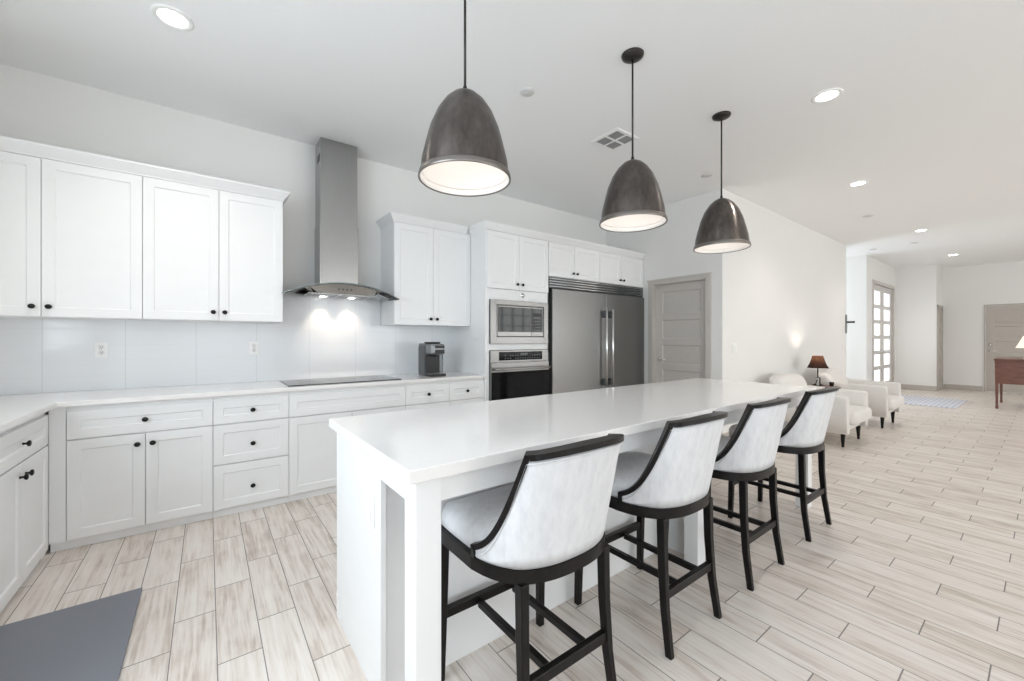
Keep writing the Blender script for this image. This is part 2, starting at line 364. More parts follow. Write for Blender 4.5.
def lever(parent, x, z, dirx, y=0):
    bm = new(); lathe(bm, [(0, 0), (.032, 0), (.032, .006), (.026, .011), (.011, .013), (.011, .045), (0, .046)], x, y, z, 20, 'y')
    cyl(bm, (x, y-.045, z), (x+dirx*.115, y-.045, z+.002), .0095, .008, 12)
    return obj('door_lever', bm, 'chrome', parent)
def hinge_pins(parent, x, y, zs):
    for z in zs:
        bm = new(); cyl(bm, (x, y, z-.05), (x, y, z+.05), .008); cyl(bm, (x, y, z+.05), (x, y, z+.058), .005); obj('hinge', bm, 'chrome', parent)
# pantry door (faces -x): local x -> -y world
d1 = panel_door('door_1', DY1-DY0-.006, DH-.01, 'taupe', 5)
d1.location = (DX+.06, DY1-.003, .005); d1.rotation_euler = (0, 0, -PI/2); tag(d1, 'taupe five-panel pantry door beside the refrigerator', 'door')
lever(d1, .07, 1.0, 1)
bm = new()
for y0, y1, z0, z1 in ((DY1-.004, DY1+.07, 0, DH+.0), (DY0-.07, DY0+.004, 0, DH), ): box(bm, DX-.018, DX-.001, y0, y1, z0, z1, .003)
box(bm, DX-.018, DX-.001, DY0-.07, DY1+.07, DH, DH+.06, .003); box(bm, DX-.028, DX-.001, DY0-.085, DY1+.085, DH+.045, DH+.072, .003)
box(bm, DX, DX+.119, DY1-.004, DY1+.0, 0, DH); box(bm, DX, DX+.119, DY0, DY0+.004, 0, DH); box(bm, DX, DX+.119, DY0, DY1, DH-.006, DH)
struct('trim_1', bm, 'taupe', None, 'taupe casing around the pantry door', 'door casing')
# glazed double doors
def french(name, x0, w, label, hs):
    h = FH-.02; st, n = .17, 6; bm = new(); y0, y1 = YL+.03, YL+.075
    box(bm, x0, x0+st, y0, y1, .005, h, .003); box(bm, x0+w-st, x0+w, y0, y1, .005, h, .003)
    zs = [.24+(h-.14-.24)*k/n for k in range(n+1)]
    box(bm, x0+st, x0+w-st, y0, y1, .005, zs[0], .003); box(bm, x0+st, x0+w-st, y0, y1, zs[-1], h, .003)
    for k in range(1, n): box(bm, x0+st, x0+w-st, y0, y1, zs[k]-.045, zs[k]+.045, .003)
    d = struct(name, bm, 'taupe_backlit', None, label, 'door')
    bm = new()
    for k in range(n): box(bm, x0+st-.003, x0+w-st+.003, y0+.018, y0+.027, zs[k]+(.045 if k else 0)-.003, zs[k+1]-(.045 if k < n-1 else 0)+.003)
    obj('glass_panes', bm, 'frost', d)
    bm = new(); xx = x0+st/2; lathe(bm, [(0, 0), (.03, 0), (.03, .01), (.012, .012), (.012, .04), (.028, .05), (.028, .07), (0, .078)], xx if hs > 0 else x0+w-st/2, y0, 1.0, 16, 'y'); obj('knob', bm, 'chrome', d)
    return d
wf = (FX1-FX0-.05)/2
french('door_2', FX0+.022, wf, 'left leaf of the taupe glazed double door off the foyer', -1)
french('door_3', FX0+.028+wf, wf, 'right leaf of the taupe glazed double door off the foyer', 1)
bm = new()
for q in ((FX0-.06, FX0+.02, 0, FH), (FX1-.02, FX1+.06, 0, FH)): box(bm, q[0], q[1], YL-.016, YL-.001, q[2], q[3], .003)
box(bm, FX0-.06, FX1+.06, YL-.016, YL-.001, FH-.015, FH+.06, .003)
box(bm, FX0, FX0+.02, YL, YL+.12, 0, FH); box(bm, FX1-.02, FX1, YL, YL+.12, 0, FH); box(bm, FX0, FX1, YL, YL+.12, FH-.015, FH)
struct('trim_2', bm, 'taupe', None, 'taupe casing around the glazed double door', 'door casing')
# closet door in the recess
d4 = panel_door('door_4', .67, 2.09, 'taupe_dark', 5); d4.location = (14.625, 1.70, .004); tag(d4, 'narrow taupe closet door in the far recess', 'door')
hinge_pins(d4, .66, -.012, (.25, 1.05, 1.85)); lever(d4, .06, 1.0, 1)
bm = new(); box(bm, 14.545, 14.63, 1.674, 1.689, 0, 2.14, .003); box(bm, 15.29, 15.38, 1.674, 1.689, 0, 2.14, .003); box(bm, 14.545, 15.38, 1.674, 1.689, 2.08, 2.16, .003)
struct('trim_3', bm, 'taupe_dark', None, 'taupe casing around the closet door', 'door casing')
# front door
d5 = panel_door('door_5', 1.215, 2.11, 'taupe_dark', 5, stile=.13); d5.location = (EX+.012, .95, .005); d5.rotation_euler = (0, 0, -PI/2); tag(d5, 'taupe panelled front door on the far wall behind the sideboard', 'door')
lever(d5, .07, 1.0, 1)
bm = new(); lathe(bm, [(0, 0), (.034, 0), (.034, .012), (.02, .016), (.02, .02), (0, .021)], .07, 0, 1.15, 20, 'y'); obj('deadbolt', bm, 'chrome', d5)
bm = new(); box(bm, EX-.016, EX-.001, .953, .98, 0, 2.12, .003); box(bm, EX-.016, EX-.001, -.30, -.268, 0, 2.12, .003); box(bm, EX-.016, EX-.001, -.30, .98, 2.12, 2.145, .003)
struct('trim_4', bm, 'taupe_dark', None, 'taupe casing around the front door', 'door casing')

# ------------------------------------------------------------------ cabinetry
YB, YU, YT = 3.6025, 3.8767, 3.5831      # base, upper and tall cabinet door faces
def shaker_bm(w, h, th=.02, fr=.058, rec=.008):
    """slab with a recessed flat panel; x 0..w, z 0..h, front face at y=0, back at y=th"""
    bm = new(); s = .007
    def rect(i, y): return [(i, y, i), (w-i, y, i), (w-i, y, h-i), (i, y, h-i)]
    b = .0022
    rows = [rect(0, th), rect(0, b), rect(b, 0), rect(fr, 0), rect(fr+s, rec)]
    vs = [[bm.verts.new(p) for p in r] for r in rows]
    for p, q in zip(vs, vs[1:]):
        for i in range(4): bm.faces.new((p[i], p[(i+1) % 4], q[(i+1) % 4], q[i]))
    bm.faces.new(vs[0]); bm.faces.new(vs[-1])
    return bm
KN = [(0, 0), (.007, 0), (.0065, .004), (.005, .009), (.006, .013), (.0135, .018), (.016, .022), (.015, .0265), (.009, .0295), (0, .030)]
def front(kind, parent, x0, x1, z0, z1, y, knobs=(), g=.0016, fr=.058):
    d = obj(kind, shaker_bm(x1-x0-2*g, z1-z0-2*g, fr=fr), 'cab', parent, (x0+g, y, z0+g))
    for kx, kz in knobs:
        bm = new(); lathe(bm, KN, kx-x0-g, 0, kz-z0-g, 20, 'y', sx=1.05); obj('knob', bm, 'knob', d)
    return d
def cab(label, cat, x0, x1, z0, z1, yf, depth, origin=None, name='base_cabinet', rotz=0, toe=0, body=True, group=None):
    """cabinet in world coords along x; empty at base centre"""
    t = thing(name, label, cat, (0, 0, 0) if origin is None else origin, rotz, group)
    bm = new(); e = .0008
    box(bm, x0+e, x1-e, yf+.02, yf+depth, z0, z1)
    if toe: box(bm, x0+e, x1-e, yf+.035, yf+depth, 0, z0)
    obj('body', bm, 'cab', t)
    return t
BT = .884                                   # underside of worktop
BASEG = 'white shaker base cabinets'
# back run
c = cab('white base cabinet with one wide drawer over two doors, nearest the left corner', 'base cabinet', -.76, .032, .058, BT, YB, .62, toe=1)
front('drawer', c, -.688, .032, .677, .852, YB, [(-.328, .765)])
front('door', c, -.688, -.328, .061, .672, YB, [(-.366, .606)]); front('door', c, -.328, .032, .061, .672, YB, [(-.29, .606)])
bm = new(); box(bm, -.76, -.69, YB+.004, YB+.02, .061, BT); obj('filler_strip', bm, 'cab', c)
c = cab('white base cabinet with a stack of three drawers', 'base cabinet', .032, .513, .058, BT, YB, .62, toe=1)
for a, b, k in ((.677, .852, .766), (.384, .672, .516), (.061, .379, .2)): front('drawer', c, .032, .513, a, b, YB, [(.2725, k)])
c = cab('wide white base cabinet with blank drawer front, under the cooktop', 'base cabinet', .513, 1.474, .058, BT, YB, .62, toe=1)
front('drawer_front', c, .513, 1.474, .677, .852, YB); front('door', c, .513, .993, .061, .672, YB, [(.955, .606)]); front('door', c, .993, 1.474, .061, .672, YB, [(1.03, .606)])
c = cab('white base cabinet with two small side-by-side drawers, beneath the coffee machine', 'base cabinet', 1.474, 2.342, .058, BT, YB, .62, toe=1)
front('drawer', c, 1.474, 1.929, .677, .852, YB, [(1.70, .765)]); front('drawer', c, 1.929, 2.342, .677, .852, YB, [(2.13, .765)])
front('door', c, 1.474, 1.929, .061, .672, YB, [(1.89, .606)]); front('door', c, 1.929, 2.342, .061, .672, YB, [(1.968, .606)])
# left run, faces +x: local x -> +y, local -y -> +x
LX = -.745
def left_unit(label, y0, y1):
    c = cab(label, 'base cabinet', 0, y1-y0, .058, BT, 0, .60, (LX, y0, 0), rotz=PI/2, toe=1)
    w = y1-y0
    front('drawer', c, 0, w, .677, .852, 0, [(w/2, .765)])
    front('door', c, 0, w/2, .061, .672, 0, [(w/2-.04, .606)]); front('door', c, w/2, w, .061, .672, 0, [(w/2+.04, .606)])
    return c
left_unit('white base cabinet on the left wall beside the grey mat, one drawer over two doors', 2.70, 3.53)
left_unit('white base cabinet on the left wall, nearest the camera', 1.87, 2.698)
bm = new(); box(bm, LX-.6, LX-.03, 3.532, YB+.018, 0, BT); o = obj('corner_cabinet', bm, 'cab'); tag(o, 'blind white corner base cabinet where the two runs meet', 'base cabinet')
# worktop (one L-shaped slab)
bm = new()
pts = [(LW+.002, 1.86), (LX+.025, 1.86), (LX+.025, YB-.03), (2.342, YB-.03), (2.342, BW-.016), (LW+.002, BW-.016)]
lo = [bm.verts.new((x, y, .8845)) for x, y in pts]; hi = [bm.verts.new((x, y, .915)) for x, y in pts]
bm.faces.new(lo); bm.faces.new(hi)
for i in range(6): bm.faces.new((lo[i], lo[(i+1) % 6], hi[(i+1) % 6], hi[i]))
bmesh.ops.recalc_face_normals(bm, faces=bm.faces); bmesh.ops.bevel(bm, geom=bm.edges[:], offset=.003, segments=2, affect='EDGES')
tag(obj('worktop', bm, 'quartz'), 'L-shaped white quartz worktop along the back and left walls', 'worktop')

def crown_run(bm, path, z0, h=.075, out=.05):
    """mitred crown along an xy path (outer side is to the right of travel when flipped by normals list)"""
    prof = [(-.012, 0), (.004, 0), (.006, .008), (.026, .032), (out-.003, .058), (out, .061), (out, h), (-.012, h)]
    n = len(path); rows = []
    for o, z in prof:
        row = []
        for i, p in enumerate(path):
            def nrm(a, b):
                d = Vector((b[0]-a[0], b[1]-a[1])).normalized(); return Vector((d.y, -d.x))
            ns = []
            if i > 0: ns.append(nrm(path[i-1], p))
            if i < n-1: ns.append(nrm(p, path[i+1]))
            if len(ns) == 2:
                b = (ns[0]+ns[1]).normalized(); k = 1/max(.3, b.dot(ns[0]))
            else: b, k = ns[0], 1
            row.append((p[0]+b.x*o*k, p[1]+b.y*o*k, z0+z))
        rows.append(row)
    rows.append(rows[0]); grid(bm, rows, smooth=False); bmesh.ops.remove_doubles(bm, verts=bm.verts, dist=1e-5)
ZU0, ZU1 = 1.437, 2.4565
DEP = BW-YU-.002
def upper(label, x0, x1, split, kz=1.502, xl=None):
    c = cab(label, 'wall cabinet', x0, x1, ZU0, ZU1, YU, DEP, name='wall_cabinet')
    front('door', c, x0, split, ZU0, ZU1-.004, YU, [(split-.036, kz)]); front('door', c, split, x1, ZU0, ZU1-.004, YU, [(split+.036, kz)])
    return c
upper('white two-door wall cabinet at the left edge, in the corner', LW+.002, -.369, -.85)
upper('white two-door wall cabinet just left of the range hood', -.369, .509, .072)
bm = new(); crown_run(bm, [(LW+.01, YU+.01), (.508, YU+.01), (.508, BW-.003)], ZU1)
tag(obj('crown_molding', bm, 'cab'), 'white crown molding on top of the left wall cabinets', 'molding')
upper('white two-door wall cabinet between range hood and oven tower, over the coffee machine', 1.467, 2.342, 1.888)
bm = new(); crown_run(bm, [(1.468, BW-.003), (1.468, YU+.01), (2.29, YU+.01)], ZU1)
tag(obj('crown_molding', bm, 'cab'), 'white crown molding on the wall cabinet right of the hood', 'molding')
# tall oven tower
TX0, TX1 = 2.345, 3.226
t = thing('oven_tower', 'tall white cabinet tower holding the microwave and wall oven', 'tall cabinet')
bm = new(); TD = BW-.002
box(bm, TX0, TX0+.02, YT, TD, 0, ZU1, .001); box(bm, TX1-.02, TX1, YT, TD, 0, ZU1, .001); box(bm, TX0, TX1, TD-.012, TD, .0, ZU1)
box(bm, TX0+.02, TX1-.02, YT+.02, TD-.012, 1.80, ZU1-.001); box(bm, TX0+.02, TX1-.02, YT+.02, TD-.012, .0, .44)
obj('body', bm, 'cab', t)
bm = new(); box(bm, TX0+.02, TX1-.02, YT, YT+.02, 1.722, 1.836); box(bm, 2.392, 3.2185, YT, YT+.02, 1.176, 1.240)
box(bm, TX0+.02, 2.392, YT, YT+.02, .44, 1.722); box(bm, 3.2185, TX1-.02, YT, YT+.02, .44, 1.722); obj('face_frame', bm, 'cab', t)
bm = new(); box(bm, TX0+.02, TX1-.02, YT+.02, TD-.02, 1.195, 1.225); obj('shelf', bm, 'cab', t)
mid = (TX0+TX1)/2
front('door', t, TX0+.012, mid, 1.838, ZU1-.004, YT-.0205, [(mid-.036, 1.90)]); front('door', t, mid, TX1-.004, 1.838, ZU1-.004, YT-.0205, [(mid+.036, 1.90)])
front('drawer', t, TX0+.012, TX1-.004, .075, .43, YT-.0205, [(mid, .26)])
bm = new(); lathe(bm, [(0, 0), (.022, 0), (.022, .004), (.013, .007), (.009, .014), (.012, .02), (0, .024)], 2.845, YT, 1.787, 20, 'y', sy=1.25); obj('hook', bm, 'chrome', t)['label'] = 'small chrome hook'
# fridge-top cabinets
FXA, FXB = 3.228, 5.085
midf = 4.13
def fridge_top(label, x0, x1, s):
    c = cab(label, 'wall cabinet', x0, x1, 2.042, ZU1, YT-.0205, BW-YT+.018, name='fridge_top_cabinet')
    front('door', c, x0+.002, s, 2.044, ZU1-.004, YT-.0205, [(s-.036, 2.105)]); front('door', c, s, x1-.002, 2.044, ZU1-.004, YT-.0205, [(s+.036, 2.105)])
fridge_top('low white two-door cabinet above the left half of the refrigerator', FXA, midf, 3.66)
fridge_top('low white two-door cabinet above the right half of the refrigerator, next to the wall', midf, FXB, 4.575)
bm = new(); crown_run(bm, [(TX0+.001, YU+.02), (TX0+.001, YT-.012), (FXB, YT-.012)], ZU1)
tag(obj('crown_molding', bm, 'cab'), 'white crown molding over the oven tower and refrigerator', 'molding')

# ------------------------------------------------------------------ appliances
# microwave with trim kit
t = thing('microwave', 'built-in stainless microwave in the oven tower above the oven', 'microwave')
yf = YT-.022
x0, x1, z0, z1 = 2.396, 3.214, 1.243, 1.719
ix0, ix1, iz0, iz1 = 2.475, 3.15, 1.315, 1.67
bm = new()
for q in ((x0, ix0, z0, z1), (ix1, x1, z0, z1), (ix0, ix1, z0, iz0), (ix0, ix1, iz1, z1)): box(bm, q[0], q[1], yf, yf+.02, q[2], q[3], .0015)
obj('trim_kit', bm, 'steel_h', t)
bm = new(); box(bm, ix0, ix1, yf+.012, yf+.42, iz0, iz1); obj('body', bm, 'steel_h', t)
bm = new(); box(bm, ix0+.012, 2.965, yf+.004, yf+.0115, iz0+.012, iz1-.012, .002); dr = obj('door', bm, 'steel_h', t)
bm = new(); box(bm, ix0+.02, 2.963, yf+.001, yf+.0038, iz0+.058, iz1-.026, .001); obj('window', bm, 'blackglass', dr)
bm = new(); box(bm, 2.968, ix1-.012, yf+.003, yf+.0115, iz0+.012, iz1-.012, .002); pn = obj('control_panel', bm, 'steel_h', t)
bm = new(); box(bm, 2.97, ix1-.02, yf+.0005, yf+.0028, iz0+.058, iz1-.026, .001); obj('keypad_glass', bm, 'blackglass', pn)
bm = new()
for r in range(4):
    for k in range(3): box(bm, 2.992+k*.042, 3.022+k*.042, yf-.0003, yf+.0006, 1.40+r*.034, 1.422+r*.034)
box(bm, 2.992, 3.105, yf-.0003, yf+.0006, 1.55, 1.59); obj('keys', bm, 'blackplastic', pn)
bm = new(); box(bm, ix0, ix1, yf-.001, yf+.004, iz1-.012, iz1-.004, .0005); box(bm, ix0, ix1, yf-.001, yf+.004, iz0+.004, iz0+.012, .0005); obj('vent_slots', bm, 'blackplastic', t)
# wall oven
t = thing('wall_oven', 'stainless wall oven with black glass door below the microwave', 'oven')
x0, x1 = 2.396, 3.216
bm = new(); box(bm, x0+.01, x1-.01, YT+.002, YT+.55, .46, 1.165); obj('body', bm, 'steel_h', t)
bm = new(); box(bm, x0, x1, yf, YT, 1.046, 1.172, .003); p = obj('control_panel', bm, 'steel_h', t)
bm = new(); box(bm, 2.505, 3.12, yf-.002, yf+.001, 1.062, 1.155, .001); g = obj('display_glass', bm, 'ovenglass', p)
bm = new(); random.seed(9)
for k in range(15):
    for r in range(2):
        if random.random() < .75: box(bm, 2.58+k*.035, 2.58+k*.035+.018, yf-.0026, yf-.0018, 1.078+r*.03, 1.088+r*.03)
box(bm, 2.80, 2.90, yf-.0026, yf-.0018, 1.118, 1.14); obj('touch_keys', bm, 'greyplastic', p)['kind'] = 'stuff'
bm = new(); box(bm, x0, x1, yf-.012, YT, .455, 1.038, .003); d = obj('door', bm, 'steel_h', t)
bm = new(); box(bm, x0+.004, x1-.004, yf-.0145, yf-.010, .50, .938, .001); obj('door_glass', bm, 'ovenglass', d)
bm = new(); box(bm, x0+.02, x1-.02, yf-.068, yf-.044, .955, .985, .009, 3, True)
for x in (x0+.06, x1-.06): box(bm, x-.018, x+.018, yf-.046, yf-.010, .958, .982, .003)
obj('handle', bm, 'steel_h', d)
# refrigerator pair behind one grille
t = thing('refrigerator', 'wide stainless refrigerator with two full-height doors and centre handles', 'refrigerator')
fy = YT-.035; mx_ = 4.24
bm = new(); box(bm, FXA+.008, FXB-.004, YT+.035, BW-.02, .0, 2.038); obj('body', bm, 'greyplastic', t)
bm = new(); gy = YT-.022
box(bm, FXA+.006, FXB-.004, gy+.012, YT+.034, 1.905, 2.036)
obj('top_grille', bm, 'greyplastic', t)
for k in range(4):
    bm = new(); rows = []
    for xx in (FXA+.006, FXB-.045): rows.append([(xx, gy+.008-.016*math.sin(PI*q/8), 1.913+k*.031+.011-.011*math.cos(PI*q/8)) for q in range(9)]+[(xx, gy+.013, 1.935+k*.031), (xx, gy+.013, 1.913+k*.031)])
    grid(bm, rows, True, True); obj('grille_louver', bm, 'steel_b', t)
for (a, b, hx, nm) in ((FXA+.045, mx_-.003, mx_-.062, 'door'), (mx_+.003, FXB-.004, mx_+.062, 'door')):
    bm = new(); box(bm, a, b, fy, YT+.03, .10, 1.895, .004); d = obj(nm, bm, 'steel_f', t)
    bm = new(); cyl(bm, (hx, fy-.062, .67), (hx, fy-.062, 1.69), .0135, n=20)
    h = obj('handle', bm, 'handle', d)
    for z in (.73, 1.62):
        bm = new(); box(bm, hx-.017, hx+.017, fy-.055, fy-.0005, z-.045, z+.045, .003); obj('handle_bracket', bm, 'greyplastic', d)
bm = new(); box(bm, FXA+.01, FXB-.004, YT, YT+.03, 0, .095, .002); obj('kick_plate', bm, 'steel_h', t)
# cooktop
bm = new(); box(bm, .515, 1.455, 3.655, 4.14, .9152, .922, .002); ck = obj('cooktop', bm, 'blackglass'); tag(ck, 'flat black glass cooktop in the worktop under the range hood', 'cooktop')
bm = new()
for x, y, r in ((.70, 3.80, .085), (.70, 4.03, .07), (.985, 3.92, .12), (1.27, 3.80, .07), (1.27, 4.03, .085)): lathe(bm, [(r, .9221), (r, .9224), (r-.004, .9224), (r-.004, .9221)], x, y, 0, 40)
obj('burner_ring', bm, 'greyplastic', ck)
# range hood
t = thing('range_hood', 'tall stainless chimney range hood with curved glass canopy', 'range hood')
HC = .985
bm = new(); box(bm, HC-.153, HC+.175, 4.035, BW-.002, 2.35, CZ-.002, .003); obj('chimney_cover', bm, 'steel', t)
bm = new(); box(bm, HC-.160, HC+.182, 4.025, BW-.002, 1.76, 2.36, .003); obj('chimney_base', bm, 'steel', t)
bm = new()
for k in range(4):
    box(bm, HC-.1545, HC-.152, 4.07+k*.03, 4.085+k*.03, 2.95, 3.02)
obj('side_vent', bm, 'grille', t)
def arch(x): return 1.783-.11*(abs(x-HC)/.49)**2
def gfront(x): u = (x-HC)/.49; return 3.72+.045*u*u
bm = new(); N = 28; tk = .008; rows = []
xs = [HC-.49+.98*k/N for k in range(N+1)]
rows = [[(x, gfront(x), arch(x)) for x in xs], [(x, BW-.003, arch(x)) for x in xs], [(x, BW-.003, arch(x)+tk) for x in xs], [(x, gfront(x), arch(x)+tk) for x in xs]]
rows.append(rows[0]); vs = grid(bm, rows); bmesh.ops.remove_doubles(bm, verts=bm.verts, dist=1e-6)
for kk in (0, N): bm.verts.ensure_lookup_table()
ends = [[v for v in bm.verts if abs(v.co.x-x) < 1e-6] for x in (xs[0], xs[-1])]
for e in ends:
    c_ = sum((v.co for v in e), Vector())/4; e.sort(key=lambda v: math.atan2(v.co.z-c_.z, v.co.y-c_.y)); bm.faces.new(e)
obj('glass_canopy', bm, 'glass', t)
# dark edge strip on the glass front
bm = new(); rows = [[(x, gfront(x)-.004, arch(x)) for x in xs], [(x, gfront(x)+.001, arch(x)) for x in xs], [(x, gfront(x)+.001, arch(x)+tk) for x in xs], [(x, gfront(x)-.004, arch(x)+tk) for x in xs]]
rows.append(rows[0]); grid(bm, rows); obj('glass_edge', bm, 'edge', t)
bm = new(); bxs = [HC-.33+.65*k/16 for k in range(17)]; zb = 1.698
fyb = lambda x: 3.775+.02*((x-HC)/.34)**2
top = [(x, fyb(x), max(zb+.012, arch(x)-.002)) for x in bxs]; bot = [(HC+(x-HC)*.86, fyb(x)+.045, zb) for x in bxs]
btop = [(x, BW-.003, max(zb+.012, arch(x)-.002)) for x in bxs]; bbot = [(HC+(x-HC)*.86, BW-.003, zb) for x in bxs]
rows = [top, bot, bbot, btop]; rows.append(top); grid(bm, rows, smooth=False); bmesh.ops.remove_doubles(bm, verts=bm.verts, dist=1e-6)
obj('hood_body', bm, 'steel_b', t)
bm = new()
for a, b in ((HC-.27, HC-.01), (HC+.01, HC+.27)):
    for k in range(10): box(bm, a+.01+k*.025, a+.022+k*.025, 3.90, 4.15, zb-.004, zb-.0005)
obj('grease_filter', bm, 'steel', t)
for k in range(4):
    bm = new(); lathe(bm, [(0, .001), (.006, .001), (.006, .004), (0, .005)], HC-.05+k*.035, fyb(HC)+.02, 1.735, 12, 'y'); obj('button', bm, 'greyplastic', t)
for hx in (.87, 1.13):
    bm = new(); lathe(bm, [(0, 0), (.028, 0), (.028, -.004), (0, -.004)], hx, 4.13, zb-.002, 20); obj('lamp_lens', bm, 'can', t)
    light('hood_spot', 'SPOT', (hx, 4.145, zb-.02), 3.2, (1, .78, .58), (.22, 0, 0), spot=1.35, blend=.9, parent=t, radius=.02)

# ------------------------------------------------------------------ coffee machine
t = thing('coffee_machine', 'black and silver pod coffee machine on the worktop near the oven tower', 'coffee machine', (1.868, 3.88, .915), rotz=.0)
bm = new(); box(bm, -.085, .085, -.02, .15, .0, .315, .018, 3); obj('body', bm, 'greyplastic', t)
bm = new(); box(bm, -.08, .08, -.155, -.018, .222, .33, .02, 3); box(bm, -.083, .083, -.03, .14, .305, .335, .012, 3); h = obj('brew_head', bm, 'silver', t)
bm = new(); box(bm, -.055, .055, -.10, .06, .332, .350, .006); obj('lid_handle', bm, 'blackplastic', t)
bm = new(); box(bm, -.035, .07, -.159, -.153, .285, .312, .002); box(bm, -.035, .07, -.159, -.153, .232, .272, .002); obj('button_panel', bm, 'blackplastic', h)
bm = new(); box(bm, -.08, .08, -.03, -.018, .03, .215, .003); cyl(bm, (0, -.085, .216), (0, -.085, .195), .024, .016); obj('brew_bay', bm, 'blackplastic', t)
bm = new(); box(bm, -.085, .085, -.165, -.018, .0, .028, .006); b_ = obj('drip_tray', bm, 'blackplastic', t)
bm = new()
for k in range(7): box(bm, -.07, .07, -.155+k*.018, -.146+k*.018, .028, .031)
obj('drip_grate', bm, 'chrome', b_)
bm = new(); box(bm, .0905, .108, -.06, .13, .02, .27, .007, 3); obj('water_tank', bm, 'clear', t)

# ------------------------------------------------------------------ island
t = thing('kitchen_island', 'white kitchen island base with square posts and open far end', 'kitchen island')
IX0, IX1, IY0, IY1, KN_Y = .483, 2.305, 1.107, 2.005, 1.435
CT = .881
bm = new(); box(bm, IX0+.02, IX1-.02, KN_Y+.02, IY1-.022, .0, CT); obj('body', bm, 'cab', t)
bm = new(); box(bm, IX0, IX0+.02, 1.405, IY1, 0, CT, .0015); obj('end_panel', bm, 'cab', t)
bm = new(); box(bm, IX1-.02, IX1, 1.285, IY1, 0, CT, .0015); obj('end_panel', bm, 'cab', t)
bm = new(); box(bm, IX0+.02, IX1-.02, KN_Y, KN_Y+.02, 0, CT, .001); obj('knee_panel', bm, 'cab', t)
PS = .083
posts = [(IX0, IY0), (2.222, 1.20), (3.655, IY0), (3.655, 1.93)]
for x, y in posts:
    bm = new(); box(bm, x, x+PS, y, y+PS, 0, CT, .002); obj('post', bm, 'cab', t)
bm = new(); box(bm, IX0+PS, 3.655, 1.117, 1.137, .80, CT, .001); box(bm, IX0+.0, IX0+.012, IY0+PS, 1.405, .803, CT, .001)
box(bm, 3.70, 3.715, IY0+PS, 1.93, .80, CT, .001); box(bm, IX1, 3.655, 1.955, 1.975, .80, CT, .001); obj('apron', bm, 'cab', t)
for k in range(4):
    a = IX0+.02+k*.446; d = obj('door', shaker_bm(.442, .79), 'cab', t, (a+.444, IY1, .085), PI)
    bm = new(); lathe(bm, KN, .04 if k % 2 else .40, 0, .72, 16, 'y'); obj('knob', bm, 'knob', d)
bm = new(); box(bm, IX0-.006, IX0, 1.945, 1.985, .02, .12, .002); obj('toe_cover', bm, 'plate', t)
bm = new(); box(bm, .453, 3.752, 1.082, 2.030, .882, .9217, .003); tag(obj('island_countertop', bm, 'quartz'), 'long polished white quartz countertop on the island', 'worktop')
# wall plates
def plate(name, label, cat, pos, face, w=.072, h=.115, kind='outlet', gangs=1, group=None):
    rz = {'-y': 0, '-x': -PI/2}[face]
    t = thing(name, label, cat, pos, rz, group)
    W_ = w+.046*(gangs-1)
    bm = new(); box(bm, -W_/2, W_/2, -.006, -.0005, -h/2, h/2, .002); obj('cover_plate', bm, 'plate', t)
    for g in range(gangs):
        gx = (g-(gangs-1)/2)*.046
        if kind == 'outlet':
            for z in (-.02, .02):
                bm = new(); lathe(bm, [(0, .006), (.0165, .006), (.0165, .0075), (0, .0075)], gx, 0, z, 20, 'y'); r = obj('receptacle', bm, 'plate', t)
                bm = new(); box(bm, gx-.0075, gx-.0045, -.0079, -.0074, z-.001, z+.008); box(bm, gx+.0045, gx+.0075, -.0079, -.0074, z-.001, z+.008); lathe(bm, [(0, .0074), (.003, .0074), (.003, .0079), (0, .0079)], gx, 0, z-.009, 10, 'y'); obj('slots', bm, 'slot', r)
        else:
            bm = new(); box(bm, gx-.017, gx+.017, -.0095, -.006, -.034, .034, .0015); obj('rocker', bm, 'plate', t)
    return t
plate('wall_outlet', 'white double outlet on backsplash below the left wall cabinets, nearest the corner', 'outlet', (-.631, BW-.0145, 1.213), '-y')
plate('wall_outlet', 'white double outlet on backsplash just left of the cooktop', 'outlet', (.329, BW-.0145, 1.215), '-y')
plate('cover_plate', 'white rectangular cover plate on the left end panel of the island', 'wall plate', (IX0, 1.503, .665), '-x', kind='switch')
plate('light_switch', 'white two-gang light switch on the long wall near the pantry door', 'light switch', (5.40, YL, 1.18), '-y', kind='switch', gangs=2)
plate('light_switch', 'grey-white light switch at far end of the long living room wall', 'light switch', (9.93, YL, 1.15), '-y', kind='switch')
# small wall sconce bracket at the far end of the living wall
t = thing('wall_hook', 'slim wall bracket with black arm at far end of the living wall', 'wall bracket', (10.12, YL, 1.61))
bm = new(); box(bm, -.035, .035, -.018, -.001, -.2, .17, .004); obj('back_plate', bm, 'silver', t)
bm = new(); cyl(bm, (0, -.016, .02), (0, -.13, .02), .018); lathe(bm, [(0, .12), (.02, .12), (.022, .14), (0, .145)], 0, 0, .02, 16, 'y'); obj('arm', bm, 'blackplastic', t)

